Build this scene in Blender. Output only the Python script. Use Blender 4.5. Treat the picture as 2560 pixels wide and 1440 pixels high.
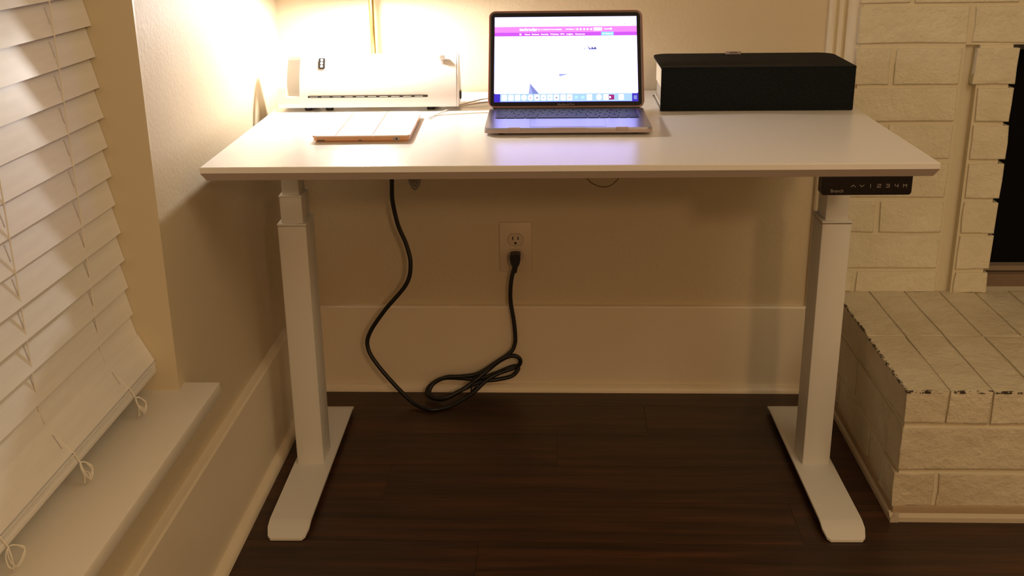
import bpy, bmesh, math, random
from mathutils import Vector, Matrix
random.seed(7)
sc = bpy.context.scene
for o in list(bpy.data.objects): bpy.data.objects.remove(o)
C = sc.collection

# ------------------------------------------------------------------ camera
cam = bpy.data.cameras.new('camera'); camo = bpy.data.objects.new('camera', cam); C.objects.link(camo)
cam.sensor_width = 36.0; cam.lens = 2747.8 / 2560 * 36.0; cam.clip_start = .05
_yaw, _pitch, _roll = -.0429, .3351, -.0129
_f = Vector((math.sin(_yaw)*math.cos(_pitch), math.cos(_yaw)*math.cos(_pitch), -math.sin(_pitch)))
_r = Vector((math.cos(_yaw), -math.sin(_yaw), 0)); _u = _r.cross(_f)
_r2 = _r*math.cos(_roll) + _u*math.sin(_roll); _u2 = _r2.cross(_f)
M = Matrix((_r2, _u2, -_f)).transposed().to_4x4(); M.translation = Vector((-.0164, -1.7767, 1.1555))
camo.matrix_world = M
sc.camera = camo

# ------------------------------------------------------------------ world, room lamps, exposure
w = bpy.data.worlds.new('night'); sc.world = w; w.use_nodes = True
w.node_tree.nodes['Background'].inputs[0].default_value = (.02, .022, .03, 1)
w.node_tree.nodes['Background'].inputs[1].default_value = .3
sc.view_settings.view_transform = 'Standard'; sc.view_settings.look = 'None'
sc.view_settings.exposure = 0.0; sc.view_settings.gamma = 1.0; sc.view_settings.use_curve_mapping = False

def room_lamp(name, loc, power, col, rad):
    l = bpy.data.lights.new(name, 'POINT'); l.energy = power; l.color = col; l.shadow_soft_size = rad
    o = bpy.data.objects.new(name, l); C.objects.link(o); o.location = loc
    return o
room_lamp('room_lamp', (.90, -3.0, 1.70), 42, (1.0, .62, .33), .10)
room_lamp('ceiling_lamp', (1.25, -1.30, 2.12), 23, (1.0, .88, .60), .42)
LAMP_STRENGTH = 880.0
TILT = math.radians(14)

# ------------------------------------------------------------------ helpers
def mat(name, col, rough=.5, metal=0, spec=.5, build=None, **kw):
    m = bpy.data.materials.new(name); m.use_nodes = True
    nt = m.node_tree; b = nt.nodes['Principled BSDF']
    b.inputs['Base Color'].default_value = (*col, 1); b.inputs['Roughness'].default_value = rough
    b.inputs['Metallic'].default_value = metal; b.inputs['Specular IOR Level'].default_value = spec
    for k, v in kw.items(): b.inputs[k.replace('_', ' ')].default_value = v
    if build: build(nt, b)
    return m
def emis(name, col, strength):
    m = bpy.data.materials.new(name); m.use_nodes = True; nt = m.node_tree; b = nt.nodes['Principled BSDF']
    b.inputs['Base Color'].default_value = (.01, .01, .01, 1); b.inputs['Roughness'].default_value = .2
    b.inputs['Emission Color'].default_value = (*col, 1); b.inputs['Emission Strength'].default_value = strength
    return m
def noise(nt, scale, detail=4, rough=.5, coord='Object', stretch=(1, 1, 1)):
    tc = nt.nodes.new('ShaderNodeTexCoord'); mp = nt.nodes.new('ShaderNodeMapping'); mp.inputs['Scale'].default_value = stretch
    n = nt.nodes.new('ShaderNodeTexNoise'); n.inputs['Scale'].default_value = scale
    n.inputs['Detail'].default_value = detail; n.inputs['Roughness'].default_value = rough
    nt.links.new(tc.outputs[coord], mp.inputs[0]); nt.links.new(mp.outputs[0], n.inputs['Vector'])
    return n
def bump(nt, b, src, strength, dist, prev=None):
    bp = nt.nodes.new('ShaderNodeBump'); bp.inputs['Strength'].default_value = strength; bp.inputs['Distance'].default_value = dist
    nt.links.new(src, bp.inputs['Height'])
    if prev: nt.links.new(prev.outputs[0], bp.inputs['Normal'])
    nt.links.new(bp.outputs[0], b.inputs['Normal']); return bp
def ramp(nt, src, stops):
    r = nt.nodes.new('ShaderNodeValToRGB'); cr = r.color_ramp
    while len(cr.elements) < len(stops): cr.elements.new(.5)
    for e, (p, c) in zip(cr.elements, stops): e.position = p; e.color = (*c, 1)
    nt.links.new(src, r.inputs[0]); return r

def b_wall(nt, b):
    n = noise(nt, 130, 3); n2 = noise(nt, 9, 4)
    p = bump(nt, b, n.outputs[0], .32, .0022); bump(nt, b, n2.outputs[0], .25, .007, p)
def b_paint(nt, b):
    n = noise(nt, 60, 3); bump(nt, b, n.outputs[0], .15, .0008)
def soft_edges(nt, first, rad):
    bv = nt.nodes.new('ShaderNodeBevel'); bv.samples = 4; bv.inputs['Radius'].default_value = rad
    nt.links.new(bv.outputs[0], first.inputs['Normal'])
def mth(nt, op, a, c):
    m = nt.nodes.new('ShaderNodeMath'); m.operation = op
    for i, v in enumerate((a, c)):
        if isinstance(v, (int, float)): m.inputs[i].default_value = v
        else: nt.links.new(v, m.inputs[i])
    return m.outputs[0]
def b_brick(nt, b):
    n = noise(nt, 85, 6, .6); n2 = noise(nt, 22, 4, .6)
    p = bump(nt, b, n.outputs[0], .6, .0035); soft_edges(nt, p, .005); bump(nt, b, n2.outputs[0], .6, .010, p)
    c = noise(nt, 7, 5, .6)
    r = ramp(nt, c.outputs[0], [(.3, (.68, .63, .49)), (.7, (.78, .74, .60))])
    # small dark chips in the paint
    d = noise(nt, 38, 5, .55); dr = ramp(nt, d.outputs[0], [(.735, (0, 0, 0)), (.75, (1, 1, 1))])
    mx = nt.nodes.new('ShaderNodeMix'); mx.data_type = 'RGBA'; mx.inputs['B'].default_value = (.05, .04, .025, 1)
    nt.links.new(dr.outputs[0], mx.inputs['Factor']); nt.links.new(r.outputs[0], mx.inputs['A'])
    nt.links.new(mx.outputs['Result'], b.inputs['Base Color'])
def b_hearth(nt, b):
    n = noise(nt, 85, 6, .6); n2 = noise(nt, 24, 4, .6)
    p = bump(nt, b, n.outputs[0], .65, .004); soft_edges(nt, p, .005); bump(nt, b, n2.outputs[0], .6, .010, p)
    c = noise(nt, 6, 6, .65)
    r = ramp(nt, c.outputs[0], [(.3, (.58, .51, .38)), (.7, (.74, .68, .54))])
    d = noise(nt, 85, 7, .7)
    sx = nt.nodes.new('ShaderNodeSeparateXYZ'); tc = nt.nodes.new('ShaderNodeTexCoord'); nt.links.new(tc.outputs['Object'], sx.inputs[0])
    edge = mth(nt, 'MAXIMUM', mth(nt, 'LESS_THAN', sx.outputs[1], -.5645), mth(nt, 'LESS_THAN', sx.outputs[0], -.6990))
    chip = mth(nt, 'MULTIPLY', edge, mth(nt, 'GREATER_THAN', sx.outputs[2], .2722))
    dd = mth(nt, 'ADD', d.outputs[0], mth(nt, 'MULTIPLY', chip, .168))
    dr = ramp(nt, dd, [(.68, (0, 0, 0)), (.70, (1, 1, 1))])
    mx = nt.nodes.new('ShaderNodeMix'); mx.data_type = 'RGBA'; mx.inputs['B'].default_value = (.045, .03, .02, 1)
    nt.links.new(dr.outputs[0], mx.inputs['Factor']); nt.links.new(r.outputs[0], mx.inputs['A'])
    nt.links.new(mx.outputs['Result'], b.inputs['Base Color'])
def b_wood(nt, b):
    oi = nt.nodes.new('ShaderNodeObjectInfo')
    tc = nt.nodes.new('ShaderNodeTexCoord'); mp = nt.nodes.new('ShaderNodeMapping'); mp.inputs['Scale'].default_value = (.9, 16, 1)
    add = nt.nodes.new('ShaderNodeVectorMath'); add.operation = 'ADD'
    mul = nt.nodes.new('ShaderNodeVectorMath'); mul.operation = 'SCALE'; mul.inputs[0].default_value = (37, 61, 13)
    nt.links.new(oi.outputs['Random'], mul.inputs['Scale'])
    nt.links.new(tc.outputs['Object'], mp.inputs[0]); nt.links.new(mp.outputs[0], add.inputs[0]); nt.links.new(mul.outputs[0], add.inputs[1])
    n = nt.nodes.new('ShaderNodeTexNoise'); n.inputs['Scale'].default_value = 2.2; n.inputs['Detail'].default_value = 8; n.inputs['Roughness'].default_value = .6
    n.inputs['Distortion'].default_value = .5
    nt.links.new(add.outputs[0], n.inputs['Vector'])
    r = ramp(nt, n.outputs[0], [(.28, (.018, .009, .005)), (.5, (.046, .021, .011)), (.62, (.072, .028, .013)), (.76, (.115, .036, .016))])
    n3 = nt.nodes.new('ShaderNodeTexNoise'); n3.inputs['Scale'].default_value = 9; n3.inputs['Detail'].default_value = 6
    nt.links.new(add.outputs[0], n3.inputs['Vector'])
    r3 = ramp(nt, n3.outputs[0], [(.3, (.72, .72, .72)), (.7, (1.15, 1.1, 1.05))])
    mx = nt.nodes.new('ShaderNodeMix'); mx.data_type = 'RGBA'; mx.blend_type = 'MULTIPLY'; mx.inputs['Factor'].default_value = 1
    nt.links.new(r.outputs[0], mx.inputs['A']); nt.links.new(r3.outputs[0], mx.inputs['B'])
    nt.links.new(mx.outputs['Result'], b.inputs['Base Color'])
    bump(nt, b, n3.outputs[0], .12, .001)
def b_slat(nt, b):
    n = noise(nt, 5, 5, .6, stretch=(1, 1.2, 14)); bump(nt, b, n.outputs[0], .12, .0015)
    r = ramp(nt, n.outputs[0], [(.3, (.82, .80, .78)), (.7, (.88, .87, .85))]); nt.links.new(r.outputs[0], b.inputs['Base Color'])
def b_fabric(nt, b):
    tc = nt.nodes.new('ShaderNodeTexCoord')
    wv = nt.nodes.new('ShaderNodeTexNoise'); wv.inputs['Scale'].default_value = 420; wv.inputs['Detail'].default_value = 2
    nt.links.new(tc.outputs['Object'], wv.inputs['Vector'])
    r = ramp(nt, wv.outputs[0], [(.35, (.002, .0028, .0034)), (.65, (.009, .012, .0145))]); nt.links.new(r.outputs[0], b.inputs['Base Color'])
    bump(nt, b, wv.outputs[0], .3, .0006)

MT = dict(
 wall=mat('wall_paint', (.66, .565, .405), .55, build=b_wall),
 ceil=mat('ceiling_paint', (.78, .72, .62), .8),
 trim=mat('trim_paint', (.74, .66, .50), .42, build=b_paint),
 base=mat('baseboard_paint', (.84, .75, .60), .4, build=b_paint),
 jamb=mat('jamb_paint', (.66, .57, .40), .45, build=b_paint),
 sill=mat('sill_paint', (.84, .79, .71), .4, build=b_paint),
 brick=mat('painted_brick', (.7, .63, .47), .55, build=b_brick),
 hearth=mat('painted_hearth_brick', (.66, .58, .43), .5, build=b_hearth),
 mortar=mat('painted_mortar', (.72, .66, .51), .55, build=b_wall),
 dirt=mat('brown_mortar', (.40, .30, .20), .8, build=b_wall),
 oldtrim=mat('worn_trim_paint', (.52, .45, .35), .6, build=b_wall),
 soot=mat('soot', (.004, .004, .004), .9, spec=.1),
 firemetal=mat('black_metal', (.012, .012, .012), .5),
 ash=mat('ash_brick', (.19, .13, .09), .8, build=b_wall),
 ashl=mat('ash_dust', (.27, .21, .16), .8, build=b_wall),
 wood=mat('dark_walnut_plank', (.05, .025, .015), .42, spec=.4, build=b_wood),
 sub=mat('underlay', (.012, .008, .006), .8),
 slat=mat('blind_slat', (.8, .78, .75), .42, build=b_slat),
 cord=mat('blind_cord', (.82, .78, .70), .7),
 glass=mat('night_glass', (.01, .012, .015), .05),
 desk=mat('desk_laminate', (.80, .78, .755), .27, spec=.5),
 edge=mat('desk_edge_shaded', (.43, .36, .31), .5),  # bevel and underside: shade of the down-facing sides put into the colour
 steel=mat('white_powder_coat', (.75, .74, .71), .42),
 steelg=mat('grey_steel_slot', (.25, .23, .2), .5),
 black=mat('black_plastic', (.008, .008, .008), .35),
 blackg=mat('black_gloss', (.010, .007, .007), .22),
 rubber=mat('black_rubber', (.008, .008, .009), .45),
 grey=mat('grey_cable', (.30, .27, .25), .45),
 wire=mat('brown_wire', (.16, .10, .05), .6),
 whitec=mat('white_cable', (.80, .77, .72), .4),
 plate=mat('outlet_plate', (.70, .58, .44), .35),
 recept=mat('outlet_face', (.64, .53, .41), .4),
 dark=mat('dark_hole', (.006, .004, .004), .7),
 alu=mat('space_grey_aluminium', (.36, .36, .38), .30, metal=1),
 key=mat('laptop_key', (.012, .012, .018), .45, spec=.25),
 bezel=mat('laptop_bezel', (.006, .006, .009), .12),
 case=mat('rose_hard_case', (.30, .13, .10), .25),
 casec=mat('rose_clear_case', (.42, .33, .31), .25),
 mag=mat('rose_cover', (.86, .74, .66), .5),
 rose=mat('rose_gold_shell', (.62, .33, .17), .35, metal=.3),
 lam=mat('laminator_plastic', (.82, .80, .78), .38),
 lamd=mat('laminator_dark', (.012, .012, .012), .35),
 chrome=mat('chrome', (.7, .68, .65), .2, metal=1),
 brass=mat('brass', (.78, .58, .24), .26, metal=1),
 brassw=mat('shade_lining', (.85, .80, .70), .5),
 fabric=mat('charcoal_fabric', (.015, .016, .018), .9, spec=.2, build=b_fabric),
 cream=mat('cream_panel', (.80, .72, .60), .45),
 greyp=mat('grey_panel', (.36, .33, .30), .5),
 greyl=mat('grey_base', (.52, .48, .44), .35),
 tagm=mat('grey_tag', (.35, .28, .27), .4),
 print_w=mat('grey_print', (.33, .31, .29), .5),
 print_d=mat('dim_print', (.22, .20, .17), .5),
 print_k=mat('dark_print', (.09, .08, .08), .5),
 print_s=mat('silver_print', (.16, .15, .14), .4),
)

def newobj(name, me, m=None, parent=None, loc=None, rot=None, smooth=False):
    if m is not None and not me.materials: me.materials.append(m)
    if smooth:
        for p in me.polygons: p.use_smooth = True
    o = bpy.data.objects.new(name, me); C.objects.link(o)
    if parent: o.parent = parent
    if loc: o.location = loc
    if rot: o.rotation_euler = rot
    return o
def bm_mesh(bm, name):
    bmesh.ops.recalc_face_normals(bm, faces=bm.faces)
    me = bpy.data.meshes.new(name); bm.to_mesh(me); bm.free(); return me
def add_box(bm, x0, x1, y0, y1, z0, z1, bev=0, seg=2):
    vs = [bm.verts.new((x, y, z)) for z in (z0, z1) for y in (y0, y1) for x in (x0, x1)]
    fs = [bm.faces.new([vs[i] for i in q]) for q in ((0, 2, 3, 1), (4, 5, 7, 6), (0, 1, 5, 4), (2, 6, 7, 3), (0, 4, 6, 2), (1, 3, 7, 5))]
    if bev:
        es = list({e for f in fs for e in f.edges})
        bmesh.ops.bevel(bm, geom=es, offset=bev, segments=seg, affect='EDGES', profile=.5)
    return vs
def box(name, x0, x1, y0, y1, z0, z1, m, parent=None, bev=0, seg=2, loc=None, rot=None):
    bm = bmesh.new(); add_box(bm, x0, x1, y0, y1, z0, z1, bev, seg)
    o = newobj(name, bm_mesh(bm, name), m, parent, loc, rot)
    if bev: shade_auto(o)
    return o
def shade_auto(o, ang=35):
    me = o.data
    for p in me.polygons: p.use_smooth = True
    try: me.set_sharp_from_angle(angle=math.radians(ang))
    except Exception: pass
def add_prism(bm, pts, axis, a0, a1):
    """pts: list of 2-D points, extruded along axis ('x': pts are (y,z); 'y': (x,z); 'z': (x,y))"""
    def mk(p, a):
        return {'x': (a, p[0], p[1]), 'y': (p[0], a, p[1]), 'z': (p[0], p[1], a)}[axis]
    A = [bm.verts.new(mk(p, a0)) for p in pts]; B = [bm.verts.new(mk(p, a1)) for p in pts]
    n = len(pts); bm.faces.new(A); bm.faces.new(B[::-1])
    for i in range(n): bm.faces.new((A[i], B[i], B[(i+1) % n], A[(i+1) % n]))
def prism(name, pts, axis, a0, a1, m, parent=None, loc=None, rot=None, smooth=0):
    bm = bmesh.new(); add_prism(bm, pts, axis, a0, a1)
    o = newobj(name, bm_mesh(bm, name), m, parent, loc, rot)
    if smooth: shade_auto(o, smooth)
    return o
def rrect(x0, x1, y0, y1, r, n=6, corners=(1, 1, 1, 1)):
    out = []
    for (cx, cy, a, on) in ((x1-r, y1-r, 0, corners[0]), (x0+r, y1-r, 90, corners[1]), (x0+r, y0+r, 180, corners[2]), (x1-r, y0+r, 270, corners[3])):
        if not on:
            out.append((cx + (r if a in (0, 270) else -r), cy + (r if a in (0, 90) else -r))); continue
        for i in range(n+1):
            t = math.radians(a + 90*i/n); out.append((cx + r*math.cos(t), cy + r*math.sin(t)))
    return out
def catmull(pts, sub=10, closed=False):
    P = [Vector(p) for p in pts]; out = []; n = len(P)
    rng = range(n if closed else n-1)
    for i in rng:
        if closed: p0, p1, p2, p3 = P[(i-1) % n], P[i], P[(i+1) % n], P[(i+2) % n]
        else: p0, p1, p2, p3 = P[max(i-1, 0)], P[i], P[i+1], P[min(i+2, n-1)]
        for k in range(sub):
            t = k/sub
            out.append(.5*((2*p1) + (-p0+p2)*t + (2*p0-5*p1+4*p2-p3)*t*t + (-p0+3*p1-3*p2+p3)*t**3))
    if not closed: out.append(P[-1])
    return out
def add_tube(bm, path, rad, n=8, closed=False):
    path = [Vector(p) for p in path]; rings = []; up = None; L = len(path)
    for i, p in enumerate(path):
        a = path[i-1] if (i or closed) else path[0]; c = path[(i+1) % L] if (i < L-1 or closed) else path[-1]
        t = (c-a).normalized()
        if up is None: up = t.orthogonal().normalized()
        else:
            up = up - t*up.dot(t)
            up = up.normalized() if up.length > 1e-6 else t.orthogonal().normalized()
        s = t.cross(up); r = rad(i/max(L-1, 1)) if callable(rad) else rad
        rings.append([bm.verts.new(p + (up*math.cos(2*math.pi*k/n) + s*math.sin(2*math.pi*k/n))*r) for k in range(n)])
    for i in range(L if closed else L-1):
        A, B = rings[i], rings[(i+1) % L]
        for k in range(n): bm.faces.new((A[k], A[(k+1) % n], B[(k+1) % n], B[k]))
    if not closed: bm.faces.new(rings[0][::-1]); bm.faces.new(rings[-1])
def tube(name, path, rad, m, parent=None, n=8, closed=False, loc=None):
    bm = bmesh.new(); add_tube(bm, path, rad, n, closed)
    o = newobj(name, bm_mesh(bm, name), m, parent, loc); shade_auto(o, 50); return o
def lathe(name, prof, m, parent=None, loc=None, n=32, rot=None, closed=False):
    """prof: list of (r,z)"""
    bm = bmesh.new(); rings = []
    for r, z in prof:
        if r < 1e-6: rings.append([bm.verts.new((0, 0, z))])
        else: rings.append([bm.verts.new((r*math.cos(2*math.pi*k/n), r*math.sin(2*math.pi*k/n), z)) for k in range(n)])
    idx = list(zip(range(len(rings)-1), range(1, len(rings))))
    if closed: idx.append((len(rings)-1, 0))
    for i, j in idx:
        A, B = rings[i], rings[j]
        for k in range(n):
            k2 = (k+1) % n
            if len(A) == 1 and len(B) == 1: continue
            if len(A) == 1: bm.faces.new((A[0], B[k2], B[k]))
            elif len(B) == 1: bm.faces.new((A[k], A[k2], B[0]))
            else: bm.faces.new((A[k], A[k2], B[k2], B[k]))
    o = newobj(name, bm_mesh(bm, name), m, parent, loc, rot); shade_auto(o, 40); return o
_tc = {}
def text(name, s, size, m, parent, loc, rot=(math.pi/2, 0, 0), align='LEFT', bold=0, sx=1.0):
    cu = bpy.data.curves.new('t', 'FONT'); cu.body = s; cu.size = size; cu.align_x = align; cu.align_y = 'CENTER'
    cu.resolution_u = 2; cu.offset = bold; cu.extrude = .00004
    t = bpy.data.objects.new('t', cu); C.objects.link(t)
    dg = bpy.context.evaluated_depsgraph_get(); me = bpy.data.meshes.new_from_object(t.evaluated_get(dg))
    bpy.data.objects.remove(t); bpy.data.curves.remove(cu)
    me.materials.clear(); me.name = name
    o = newobj(name, me, m, parent, loc, rot); o.scale = (sx, 1, 1); return o
def tag(o, label, cat=None, group=None, kind=None):
    if label: o['label'] = label
    if cat: o['category'] = cat
    if group: o['group'] = group
    if kind: o['kind'] = kind
    return o
def struct(o, label): o['kind'] = 'structure'; o['label'] = label; return o
def empty(name, loc=(0, 0, 0), rz=0):
    o = bpy.data.objects.new(name, None); C.objects.link(o); o.location = loc; o.rotation_euler = (0, 0, rz)
    o.empty_display_size = .05; return o

# ------------------------------------------------------------------ room shell
XW, YW = -.655, .7747; XR, YF, ZC = 2.75, -3.9, 2.6
fl = struct(box('floor', XW-.15, XR, YF, YW+.6, -.03, -.004, MT['sub']), 'dark walnut plank floor under the desk')
pw = .152; bounds = []
y = .36 - 30*pw
rows = []
while y < YW: rows.append(y); y += pw
def plank_mesh(L):
    bm = bmesh.new(); add_box(bm, 0, L-.0006, .0004, pw-.0004, -.004, 0); return bm_mesh(bm, 'plank')
pm = plank_mesh(1.22); pm.materials.append(MT['wood'])
ri = 0
for y in rows:
    off = -.0145 if abs(y-.36) < .01 else -.0145 + [.47, -.36, .83, .21, -.62, .6, -.15][ri % 7]
    ri += 1
    x = off - 1.22*math.ceil((off-XW)/1.22)
    while x < XR:
        x0, x1 = max(x, XW-.02), min(x+1.22, XR)
        y1 = min(y+pw, YW)
        if y+pw > YF and x1-x0 > .03:
            if x1-x0 > 1.2195 and y1 == y+pw: newobj('plank', pm, None, fl, (x, y, 0))
            else:
                bm = bmesh.new(); add_box(bm, x0-x, x1-x-.0006, .0004, y1-y-.0004, -.004, 0)
                newobj('plank', bm_mesh(bm, 'plank'), MT['wood'], fl, (x, y, 0))
        x += 1.22
struct(box('ceiling', XW-.15, XR, YF, YW+.3, ZC, ZC+.05, MT['ceil']), 'plain off white ceiling')
struct(box('wall_back', XW-.15, .656, YW, YW+.1, 0, ZC, MT['wall']), 'beige painted wall behind the desk')
struct(box('wall_back_right', 2.044, XR, YW, YW+.1, 0, ZC, MT['wall']), 'beige painted wall beyond the fireplace')
struct(box('wall_right', XR, XR+.1, YF, YW+.6, 0, ZC, MT['wall']), 'beige painted wall on the right of the room')
struct(box('wall_front', XW-.15, XR, YF-.1, YF, 0, ZC, MT['wall']), 'beige painted wall behind the camera')
# left wall with the window opening
WY1, WY0, WZ0, WZ1 = -.097, -1.32, .366, 2.05
bm = bmesh.new()
add_box(bm, XW-.15, XW, WY1, YW, 0, ZC); add_box(bm, XW-.15, XW, YF, WY0, 0, ZC)
add_box(bm, XW-.15, XW, WY0, WY1, 0, WZ0); add_box(bm, XW-.15, XW, WY0, WY1, WZ1, ZC)
struct(newobj('wall_left', bm_mesh(bm, 'wall_left'), MT['wall']), 'beige textured wall with the blind covered window')

# baseboards
def base_profile(t, h): return [(0, 0), (t, 0), (t, h-.004), (t-.003, h), (0, h)]
def shoe_profile(t, r): return [(t, 0)] + [(t + r*math.cos(math.radians(a)), r*math.sin(math.radians(a))) for a in (0, 18, 36, 54, 72, 90)]
BH = .2235
b = struct(prism('baseboard_back', [(YW-p, z) for p, z in base_profile(.016, BH)], 'x', XW, .60, MT['base']), 'tall off white baseboard along the back wall')
prism('shoe_molding', [(YW-p, z) for p, z in shoe_profile(.016, .018)], 'x', XW+.03, .60, MT['base'], b, smooth=30)
b = struct(prism('baseboard_left', [(XW+p, z) for p, z in base_profile(.020, BH+.004)], 'y', YF, YW-.016, MT['base']), 'tall off white baseboard under the window')
prism('shoe_molding', [(XW+p, z) for p, z in shoe_profile(.020, .018)], 'y', YF, YW-.03, MT['base'], b, smooth=30)

# window: jamb liner, sash, glass, sill
win = empty('window_1', (XW, WY1, .388)); struct(win, 'recessed window with off white painted jamb and sill')
def wbox(name, *a, bev=0): 
    o = box(name, a[0]-XW, a[1]-XW, a[2]-WY1, a[3]-WY1, a[4]-.388, a[5]-.388, a[6], win, bev); return o
wbox('jamb', XW-.15, XW+.0015, WY1-.004, WY1+.002, .387, WZ1, MT['jamb'])
wbox('jamb', XW-.15, XW+.0015, WY0-.002, WY0+.004, .387, WZ1, MT['jamb'])
wbox('head_jamb', XW-.15, XW+.0015, WY0, WY1, WZ1-.004, WZ1+.002, MT['jamb'])
wbox('sill', XW-.15, -.5938, WY0-.04, -.0665, .364, .388, MT['sill'], bev=.003)
wbox('sash', XW-.145, XW-.115, WY0, WY1-.004, .388, .44, MT['trim']); wbox('sash', XW-.145, XW-.115, WY0, WY1-.004, WZ1-.06, WZ1, MT['trim'])
wbox('sash', XW-.145, XW-.115, WY1-.05, WY1-.004, .44, WZ1-.06, MT['trim']); wbox('sash', XW-.145, XW-.115, WY0, WY0+.05, .44, WZ1-.06, MT['trim'])
wbox('meeting_rail', XW-.145, XW-.110, WY0+.05, WY1-.05, 1.2, 1.24, MT['trim'])
wbox('pane', XW-.134, XW-.130, WY0+.05, WY1-.05, .44, 1.2, MT['glass']); wbox('pane', XW-.134, XW-.130, WY0+.05, WY1-.05, 1.24, WZ1-.06, MT['glass'])

# ------------------------------------------------------------------ fireplace
fp = tag(empty('fireplace', (1.35, .72, 0)), 'white painted brick fireplace with black opening and raised hearth', 'fireplace')
FY = .72
def fbox(name, x0, x1, y0, y1, z0, z1, m, parent, bev=0):
    return box(name, x0-1.35, x1-1.35, y0-.72, y1-.72, z0, z1, m, parent, bev)
sur = fbox('surround', .655, .985, FY+.017, FY+.16, .2, 2.6, MT['mortar'], fp)
sur2 = fbox('surround', 1.715, 2.045, FY+.017, FY+.16, .2, 2.6, MT['mortar'], fp)
for par_, xa, xb, ya, zb_ in ((sur, .655, .884, .0035, .853), (sur2, 1.816, 2.045, .0035, .853), (sur, .914, .985, -.004, .853), (sur2, 1.715, 1.786, -.004, .853), (sur, .655, .985, .0035, 2.6), (sur2, 1.715, 2.045, .0035, 2.6)):
    fbox('mortar_bed', xa, xb, FY+ya, FY+.03, .2 if zb_ < 1 else .853, zb_, MT['mortar'], par_)
sur3 = fbox('surround', .985, 1.715, FY+.0035, FY+.16, .853, 2.6, MT['mortar'], fp)
def brick(x0, x1, y0, y1, z0, z1, parent, m, j=.0016, bev=.004, front='y'):
    bm = bmesh.new(); vs = add_box(bm, x0-1.35, x1-1.35, y0-.72, y1-.72, z0, z1)
    bmesh.ops.subdivide_edges(bm, edges=list(bm.edges), cuts=1, use_grid_fill=True)
    for v in bm.verts:
        v.co += Vector((random.uniform(-j, j), random.uniform(-j, j)*.5, random.uniform(-j, j)))
    o = newobj('brick', bm_mesh(bm, 'brick'), m, parent); return o
courses = [(.2785, .3275), (.3364, .4169), (.4247, .4968), (.5082, .5881), (.5974, .6755), (.6846, .7592), (.7681, .8470), (.8575, .936), (.945, 1.025), (1.035, 1.112), (1.122, 1.20)]
for i, (z0, z1) in enumerate(courses):
    if i == 0: segs = [(.648, .684), (.694, .880)]
    elif i < 7: segs = [(.646, .722), (.7345, .877)] if i % 2 == 0 else [(.646, .876)]
    elif i == 7: segs = [(.648, .884), (.897, 1.125), (1.138, 1.365), (1.378, 1.605), (1.618, 1.803), (1.816, 2.05)]
    else: segs = [(.648 + k*.2337 + (-.117 if i % 2 == 0 else 0), .637 + (k+1)*.2337 + (-.117 if i % 2 == 0 else 0)) for k in range(7)]
    if i < 7: segs = segs + [(2.70-b_, 2.70-a_) for a_, b_ in segs]
    for a_, b_ in segs:
        a_, b_ = max(a_, .648), min(b_, 2.052)
        if b_-a_ < .02: continue
        par = sur if b_ < 1.0 else (sur2 if a_ > 1.7 else sur3)
        brick(a_, b_, FY+random.uniform(-.001, .001), FY+.05, z0, z1, par, MT['brick'])
    if i < 7:
        l = .905 if i == 6 else .920
        e = random.uniform(-.002, .002)
        brick(l, .9972+e, FY-.008, FY+.11, z0, z1, sur, MT['brick']); brick(1.703-e, 2.70-l, FY-.008, FY+.11, z0, z1, sur2, MT['brick'])
# firebox
fbx = fbox('firebox', .985, 1.715, FY+.16, FY+.50, .20, .95, MT['soot'], fp)
bpy.data.objects.remove(fbx)
bm = bmesh.new()
for a in ((.978, .988, FY+.10, FY+.50, .2, .9), (1.712, 1.722, FY+.10, FY+.50, .2, .9), (.978, 1.722, FY+.49, FY+.50, .2, .9), (.978, 1.722, FY+.10, FY+.5, .89, .9)):
    add_box(bm, a[0]-1.35, a[1]-1.35, a[2]-.72, a[3]-.72, a[4], a[5])
newobj('firebox', bm_mesh(bm, 'firebox'), MT['soot'], fp)
fbox('lintel', .980, 1.720, FY+.004, FY+.10, .842, .853, MT['firemetal'], fp)
fbox('fire_screen', .985, 1.715, FY+.095, FY+.105, .318, .85, MT['soot'], fp)
fbox('inner_hearth', .985, 1.715, FY+.045, FY+.50, .2, .306, MT['ash'], fp, .004)
fbox('screen_track', .985, 1.715, FY+.062, FY+.09, .310, .322, MT['ashl'], fp)
# hearth
HT = .2775; HX0, HX1, HY0 = .647, 2.053, .152
hea = fbox('hearth', HX0+.004, HX1-.004, HY0+.005, FY+.12, 0, HT-.0022, MT['mortar'], fp)
k = 0; x = HX0
while x < HX1-.02:
    x2 = min(x+.0815, HX1)
    brick(x, x2-.0035, HY0, .4340, .2100, HT, hea, MT['hearth'], .0014, .004)
    brick(x, x2-.0035, .4400, FY+.004, .2100, HT, hea, MT['hearth'], .0010, .003)
    x = x2
for (z0, z1, cuts, side) in ((.1105, .1985, [.647, .955, 1.235, 1.52, 1.80, 2.053], [.152, .225, .49, .735]), (.0290, .1000, [.643, .729, 1.01, 1.29, 1.57, 1.85, 2.053], [.152, .36, .62, .735])):
    for a_, b_ in zip(cuts, cuts[1:]):
        brick(a_, b_-.009, HY0+.002, HY0+.09, z0, z1, hea, MT['hearth'], .0018, .004)
    for a_, b_ in zip(side, side[1:]):
        if a_ < .16: a_ = HY0+.094
        if b_-a_ < .02: continue
        brick(HX0+.001, HX0+.10, a_, b_-.009, z0, z1, hea, MT['hearth'], .0018, .004)
        brick(HX1-.10, HX1-.001, a_, b_-.009, z0, z1, hea, MT['hearth'], .0018, .004)
fbox('base_mortar', HX0-.002, HX1, HY0-.001, FY, .004, .030, MT['dirt'], hea, .003)
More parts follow.
